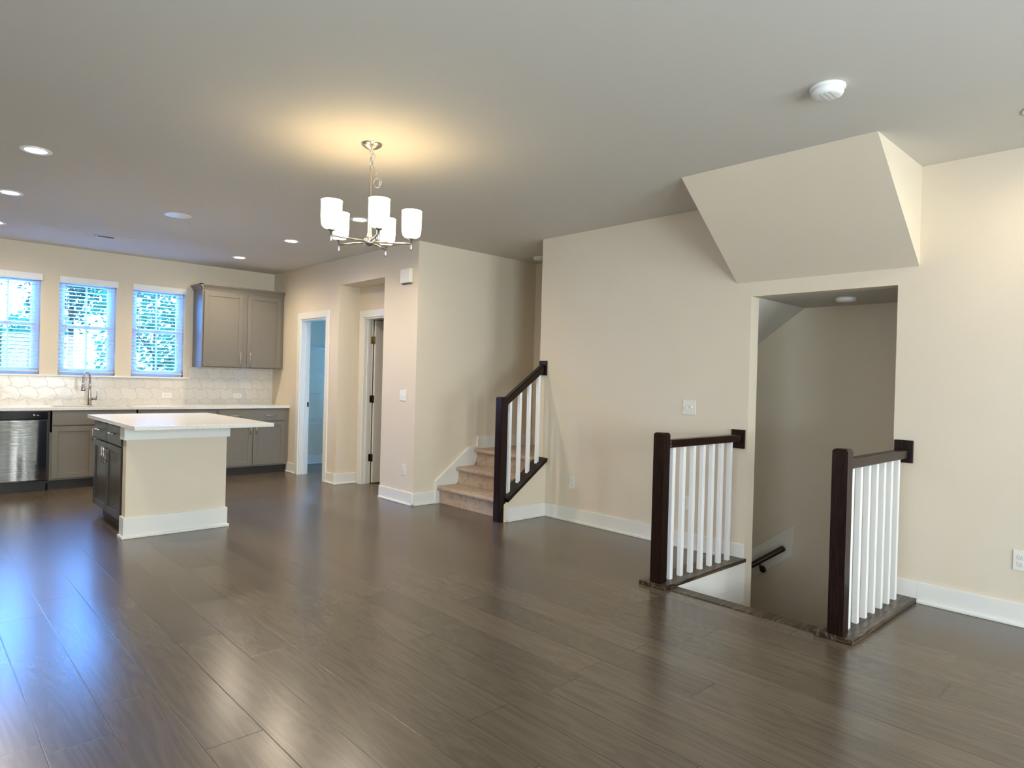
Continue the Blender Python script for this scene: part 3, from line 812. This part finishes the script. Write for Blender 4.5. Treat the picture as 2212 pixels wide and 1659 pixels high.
m.prism(prof, 'x', XW2 + .001, XS - .001); m.obj('lower_flight', 'carpet', r)
# stairwell hand rail on a painted board
r = thing('wall_handrail', 'dark round handrail on a painted board inside the stairwell opening', 'handrail', (XS, 2.7, -.25))
sl = .74; yA, zA = 2.475, -.045
def hz(y): return zA - sl * (y - yA)
m = MB(); m.prism([(yA - .045, hz(yA - .045) + .16), (4.3, hz(4.3) + .16), (4.3, hz(4.3) - .16), (yA - .045, hz(yA - .045) - .10)], 'x', XS - .016, XS - .0005, .002); m.obj('backing_board', 'board', r)
m = MB(); m.tube([(XS - .075, yA, hz(yA)), (XS - .075, 4.25, hz(4.25))], .024, 14); m.obj('rail', 'bronze', r)
for y in (2.68, 3.5, 4.2):
    m = MB(); m.tube([(XS - .075, y, hz(y) - .02), (XS - .072, y, hz(y) - .06), (XS - .04, y, hz(y) - .085), (XS - .016, y, hz(y) - .085)], .008, 8)
    m.lathe([(0, 0), (.03, 0), (.028, .006), (0, .006)], (XS - .017, y, hz(y) - .085), 16, Matrix.Rotation(math.radians(-90), 4, 'Y')); m.obj('bracket', 'bronze', r)

# ------------------------------------------------------------------ chandelier
CX, CY = 2.089, 3.533
r = thing('chandelier', 'brushed nickel five-arm chandelier with lit white glass shades', 'chandelier', (CX, CY, H))
m = MB(); m.lathe([(0, 0), (.064, 0), (.064, -.004), (.058, -.012), (.036, -.026), (.014, -.034), (.008, -.04), (0, -.04)], (CX, CY, H), 32); m.obj('canopy', 'nickel', r)
m = MB(); z = H - .036; kk = 0
while z > 2.585:
    L_ = .034; pts = []
    for i in range(14):
        a = 2 * math.pi * i / 14
        u_, v_ = .010 * math.cos(a), L_ / 2 * math.sin(a)
        pts.append((CX + (u_ if kk % 2 == 0 else 0), CY + (u_ if kk % 2 else 0), z - L_ / 2 + v_))
    m.tube(pts, .0032, 6, True); z -= .0255; kk += 1
m.obj('chain', 'nickel', r)
rx, ry = .7295, -.6835       # image-right direction
pts = []
for i in range(60):
    t_ = i / 59
    if t_ < .55:
        q = t_ / .55; u_ = .012 + .020 * math.sin(q * 9) * .4 + .012 * q; zz = 2.69 - .14 * q
    else:
        q = (t_ - .55) / .45; a = q * 2 * math.pi * 1.35; rad_ = .026 * (1 - .35 * q)
        u_ = .038 + rad_ * math.sin(a) ; zz = 2.525 - .02 + rad_ * 1.35 * math.cos(a) 
    pts.append((CX + rx * u_, CY + ry * u_ + .004 * math.sin(i), zz))
m = MB(); m.tube(pts, .0022, 6); m.obj('cord', 'nickel', r)
m = MB(); m.lathe([(0, 2.585), (.009, 2.585), (.0115, 2.575), (.0115, 2.30), (.0115, 2.20), (.014, 2.19), (.018, 2.15), (.0, 2.15)], (CX, CY, 0), 20); m.obj('stem', 'nickel', r)
m = MB(); m.lathe([(0, 2.165), (.030, 2.165), (.034, 2.158), (.034, 2.136), (.026, 2.124), (.012, 2.116), (0, 2.115)], (CX, CY, 0), 28); m.obj('hub', 'nickel', r)
RAD = .252
for q in range(5):
    a = math.radians(-109 + 72 * q); ex, ey = CX + RAD * math.cos(a), CY + RAD * math.sin(a)
    m = MB(); m.tube([(CX + .03 * math.cos(a), CY + .03 * math.sin(a), 2.145), (ex, ey, 2.145)], .0068, 10)
    m.lathe([(0, 2.105), (.0075, 2.106), (.0085, 2.112), (.0085, 2.165), (.020, 2.170), (.024, 2.178), (.012, 2.182), (0, 2.182)], (ex, ey, 0), 16)
    arm = m.obj('arm', 'nickel', r)
    m = MB(); m.lathe([(.012, 2.180), (.040, 2.184), (.053, 2.196), (.058, 2.215), (.060, 2.250), (.0605, 2.335), (.0620, 2.345), (.0595, 2.345), (.0575, 2.335), (.0565, 2.250), (.054, 2.218), (.049, 2.201), (.038, 2.190), (.012, 2.186)], (ex, ey, 0), 32)
    sh = m.obj('glass_shade', 'shade', r)
    light('chandelier_bulb', 'POINT', (ex - CX, ey - CY, 2.27 - H), 0.12, (1.0, .86, .60), .025, parent=r)

# ------------------------------------------------------------------ downlights and ceiling fittings
DL = [(.64, 5.27, 'topmost of the recessed ceiling lights along the left photo edge'),
      (.65, 6.70, 'middle one of the recessed ceiling lights along the left photo edge'),
      (.68, 8.18, 'lowest of the recessed ceiling lights along the left photo edge, nearly cut off'),
      (3.03, 5.30, 'recessed ceiling light seen between the chandelier shades'),
      (3.03, 6.71, 'recessed ceiling light above the pantry side, nearer the chandelier'),
      (3.04, 8.18, 'recessed ceiling light nearest to the grey wall cabinet'),
      (4.115, .60, 'recessed ceiling light at the right photo edge beside the long wall')]
first = None
for i, (x, y, lab) in enumerate(DL):
    if first is None:
        r = thing('downlight', lab, 'ceiling light', (x, y, H), 'recessed ceiling lights')
        m = MB(); m.lathe([(.058, -.0005), (.088, -.0005), (.090, -.004), (.084, -.008), (.062, -.006), (.056, -.002)], (x, y, H), 36); m.obj('trim_ring', 'white', r)
        m = MB(); m.lathe([(0, -.004), (.059, -.004), (.059, -.001), (0, -.001)], (x, y, H), 32); m.obj('lens', 'lamp', r)
        light('downlight_beam', 'SPOT', (0, 0, -.03), 20, (1.0, .84, .64), .05, parent=r, spot_size=math.radians(172), spot_blend=1.0)
        first = r
    else:
        c = copy_tree(first); c.location = (x, y, H); c['label'] = lab
        if x > 4:
            for ch in c.children:
                if ch.type == 'LIGHT': ch.data = ch.data.copy(); ch.data.energy = 4.5

r = thing('smoke_detector', 'round white smoke detector on the ceiling near the sloped bulkhead', 'smoke detector', (3.167, 1.268, H))
m = MB(); m.lathe([(0, 0), (.078, 0), (.078, -.010), (.072, -.015), (0, -.015)], (3.167, 1.268, H), 40); m.obj('mounting_plate', 'white', r)
m = MB(); m.lathe([(0, -.013), (.068, -.013), (.070, -.030), (.066, -.040), (.050, -.046), (0, -.047)], (3.167, 1.268, H), 40); hs = m.obj('housing', 'white', r)
m = MB()
for q in range(5):
    for s_ in range(3):
        m.box(3.167 - .045 + q * .02, 3.167 - .033 + q * .02, 1.268 - .03 + s_ * .022, 1.268 - .026 + s_ * .022, H - .0475, H - .0455)
m.obj('vent_slot', 'grey', hs)
r = thing('smoke_detector', 'small white detector on the ceiling over the stair landing', 'smoke detector', (5.33, 5.285, H))
m = MB(); m.lathe([(0, 0), (.07, 0), (.07, -.02), (.06, -.035), (0, -.036)], (5.33, 5.285, H), 28); m.obj('housing', 'white', r)
r = thing('smoke_detector', 'dim round detector on the low ceiling inside the stairwell opening', 'smoke detector', (5.15, 1.885, ZO))
m = MB(); m.lathe([(0, 0), (.07, 0), (.07, -.015), (.06, -.028), (0, -.029)], (5.15, 1.885, ZO), 28); m.obj('housing', 'white', r)
m = MB(); m.lathe([(0, -.0005), (.11, -.0005), (.112, -.004), (.105, -.006), (0, -.006)], (1.841, 6.446, H), 40)
tag(m.obj('ceiling_cover_plate', 'white', None, (1.841, 6.446, H)), 'flat round blank cover plate on the ceiling above the island', 'cover plate')
# air vent
r = thing('air_vent', 'rectangular ceiling air vent with half its grille dark, above the windows', 'vent', (1.685, 8.085, H))
m = MB(); vx0, vx1, vy0, vy1 = 1.505, 1.865, 8.02, 8.15
m.box(vx0, vx1, vy0, vy0 + .018, H - .008, H - .0005, .002); m.box(vx0, vx1, vy1 - .018, vy1, H - .008, H - .0005, .002)
m.box(vx0, vx0 + .018, vy0 + .018, vy1 - .018, H - .008, H - .0005, .002); m.box(vx1 - .018, vx1, vy0 + .018, vy1 - .018, H - .008, H - .0005, .002)
m.box(1.678, 1.692, vy0 + .018, vy1 - .018, H - .008, H - .0005)
m.obj('vent_frame', 'ceil', r)
m = MB(); m.box(vx0 + .018, 1.678, vy0 + .018, vy1 - .018, H - .004, H - .0005); m.obj('dark_grille', 'slot', r)
m = MB()
for q in range(7):
    yq = vy0 + .022 + q * .0125; m.box(1.692, vx1 - .018, yq, yq + .009, H - .007, H - .0035)
m.box(1.692, vx1 - .018, vy0 + .018, vy1 - .018, H - .002, H - .0005); m.obj('louvers', 'ceil', r)

# ------------------------------------------------------------------ plates
def wall_plate(name, label, cat, pos, normal, gangs, kind, group=None, horizontal=False):
    """pos centre on wall face. normal '-x' or '-y'"""
    r = thing(name, label, cat, pos, group)
    w = .070 if gangs == 1 else .117; h = .115
    if horizontal: w, h = h, w
    def B(m, u0, u1, v0, v1, d0, d1, bev=0):
        if normal == '-x': m.box(pos[0] - d1, pos[0] - d0, pos[1] + u0, pos[1] + u1, pos[2] + v0, pos[2] + v1, bev)
        else: m.box(pos[0] + u0, pos[0] + u1, pos[1] - d1, pos[1] - d0, pos[2] + v0, pos[2] + v1, bev)
    m = MB(); B(m, -w / 2, w / 2, -h / 2, h / 2, .0003, .006, .002); m.obj('cover_plate', 'plastic', r)
    for g in range(gangs):
        off = 0 if gangs == 1 else (-.023 + .046 * g)
        if kind == 'outlet':
            for vz in (-.020, .020):
                m = MB()
                if horizontal: B(m, vz - .013, vz + .013, off - .015, off + .015, .005, .0085, .003)
                else: B(m, off - .015, off + .015, vz - .013, vz + .013, .005, .0085, .003)
                s_ = m.obj('receptacle', 'plastic', r)
                m = MB()
                for du in (-.006, .006):
                    if horizontal: B(m, vz + du - .001, vz + du + .001, off - .001, off + .006, .0083, .0088)
                    else: B(m, off + du - .001, off + du + .001, vz - .001, vz + .006, .0083, .0088)
                if horizontal: B(m, vz - .002, vz + .002, off - .008, off - .004, .0083, .0088)
                else: B(m, off - .002, off + .002, vz - .008, vz - .004, .0083, .0088)
                m.obj('slot', 'slot', s_)
        else:
            m = MB(); B(m, off - .006, off + .006, -.012, .012, .005, .008, .001)
            B(m, off - .004, off + .004, -.002 if g % 2 == 0 else -.012, .014 if g % 2 == 0 else .002, .006, .018, .001); m.obj('toggle', 'plastic', r)
            for vz in (-.03, .03):
                m = MB(); B(m, off - .0025, off + .0025, vz - .0025, vz + .0025, .0058, .0066); m.obj('screw', 'nickel', r)
    return r
wall_plate('light_switch', 'two-toggle light switch plate on the narrow wall below the chime box', 'switch', (XB, 5.845, 1.136), '-x', 2, 'switch')
wall_plate('light_switch', 'two-toggle light switch plate on the long wall above the left stairwell railing', 'switch', (XW, 2.902, 1.144), '-x', 2, 'switch')
wall_plate('wall_outlet', 'white outlet low on the narrow wall by the carpeted stairs, under the switch', 'outlet', (XB, 5.803, .358), '-x', 1, 'outlet')
wall_plate('wall_outlet', 'white outlet low on the long wall near the sloped railing', 'outlet', (XW, 4.141, .372), '-x', 1, 'outlet')
wall_plate('wall_outlet', 'white outlet seen between the balusters of the left stairwell railing', 'outlet', (XW, 2.916, .371), '-x', 1, 'outlet')
wall_plate('wall_outlet', 'double outlet plate cut by the right photo edge above the baseboard', 'outlet', (XW, .706, .374), '-x', 2, 'outlet')
wall_plate('wall_outlet', 'sideways outlet in the tiled backsplash under the window nearest the wall cabinet', 'outlet', (2.53, YK - .011, 1.015), '-y', 1, 'outlet', horizontal=True)
wall_plate('wall_outlet', 'sideways outlet in the tiled backsplash under the wall cabinet', 'outlet', (3.42, YK - .011, 1.012), '-y', 1, 'outlet', horizontal=True)
r = thing('door_chime', 'white door chime box high on the narrow wall beside the niche', 'door chime', (XB, 5.80, 2.39))
m = MB(); m.box(XB - .045, XB - .0005, 5.72, 5.90, 2.315, 2.465, .012, seg=3); m.obj('cover', 'plastic', r)
m = MB(); m.box(XB - .02, XB - .0005, 5.73, 5.89, 2.308, 2.316); m.obj('base', 'slot', r)

# ------------------------------------------------------------------ outside
m = MB(); m.box(-14, 18, YK + .5, 40, -3.2, -3.0); sobj(m, 'ground', 'lawn')
def tree(x, y, zc_, R_, n, mat, label, seed, lean=0.0, hz_=1.0):
    rnd = random.Random(seed)
    r = thing('tree', label, 'tree', (x, y, -3.0), 'leafy trees outside the kitchen windows')
    m = MB(); m.tube([(x, y, -3.0), (x + lean * .4, y, -1), (x + lean, y, zc_ - R_ * .3), (x + lean * 1.2, y + .1, zc_ + R_ * .6)], [.10, .08, .05, .02], 10)
    for q in range(9):
        a = rnd.uniform(0, 6.28); z_ = zc_ + rnd.uniform(-.8, .5) * R_; L2 = R_ * rnd.uniform(.5, .9)
        m.tube([(x + lean, y, z_), (x + lean + L2 * .5 * math.cos(a), y + L2 * .5 * math.sin(a), z_ + .2), (x + lean + L2 * math.cos(a), y + L2 * math.sin(a), z_ + .5)], [.025, .017, .008], 6)
    m.obj('trunk', 'bark', r)
    bm = bmesh.new()
    cl = [(Vector((rnd.gauss(0, .5), rnd.gauss(0, .5), rnd.gauss(0, .55 * hz_))) * R_) for _ in range(38)]
    for q in range(n):
        c0 = rnd.choice(cl) + Vector((rnd.gauss(0, .2), rnd.gauss(0, .2), rnd.gauss(0, .17))) * R_ * .8
        p = Vector((x + lean, y, zc_)) + c0
        s_ = rnd.uniform(.045, .095)
        u = Vector((rnd.uniform(-1, 1), rnd.uniform(-1, 1), rnd.uniform(-1, 1))).normalized(); v_ = u.orthogonal().normalized()
        w_ = u.cross(v_)
        vs = [bm.verts.new(p + v_ * s_), bm.verts.new(p + w_ * s_ * .5 + u * s_ * .12), bm.verts.new(p - v_ * s_), bm.verts.new(p - w_ * s_ * .5 + u * s_ * .12)]
        bm.faces.new(vs)
    mm2 = MB(); mm2.bm.free(); mm2.bm = bm; mm2.obj('foliage', mat, r)
tree(3.65, 14.0, 1.6, 1.15, 3000, 'leaf', 'leafy green tree outside behind the window nearest the wall cabinet', 3, hz_=1.4)
tree(3.0, 18.5, 3.4, 1.5, 2600, 'leaf2', 'darker tree outside behind the window above the faucet', 5)
tree(1.35, 13.0, 1.35, .75, 2200, 'leaf', 'bright leafy shrub-like tree low behind the leftmost window', 9)

for o in bpy.data.objects:
    if '_o' in o: del o['_o']
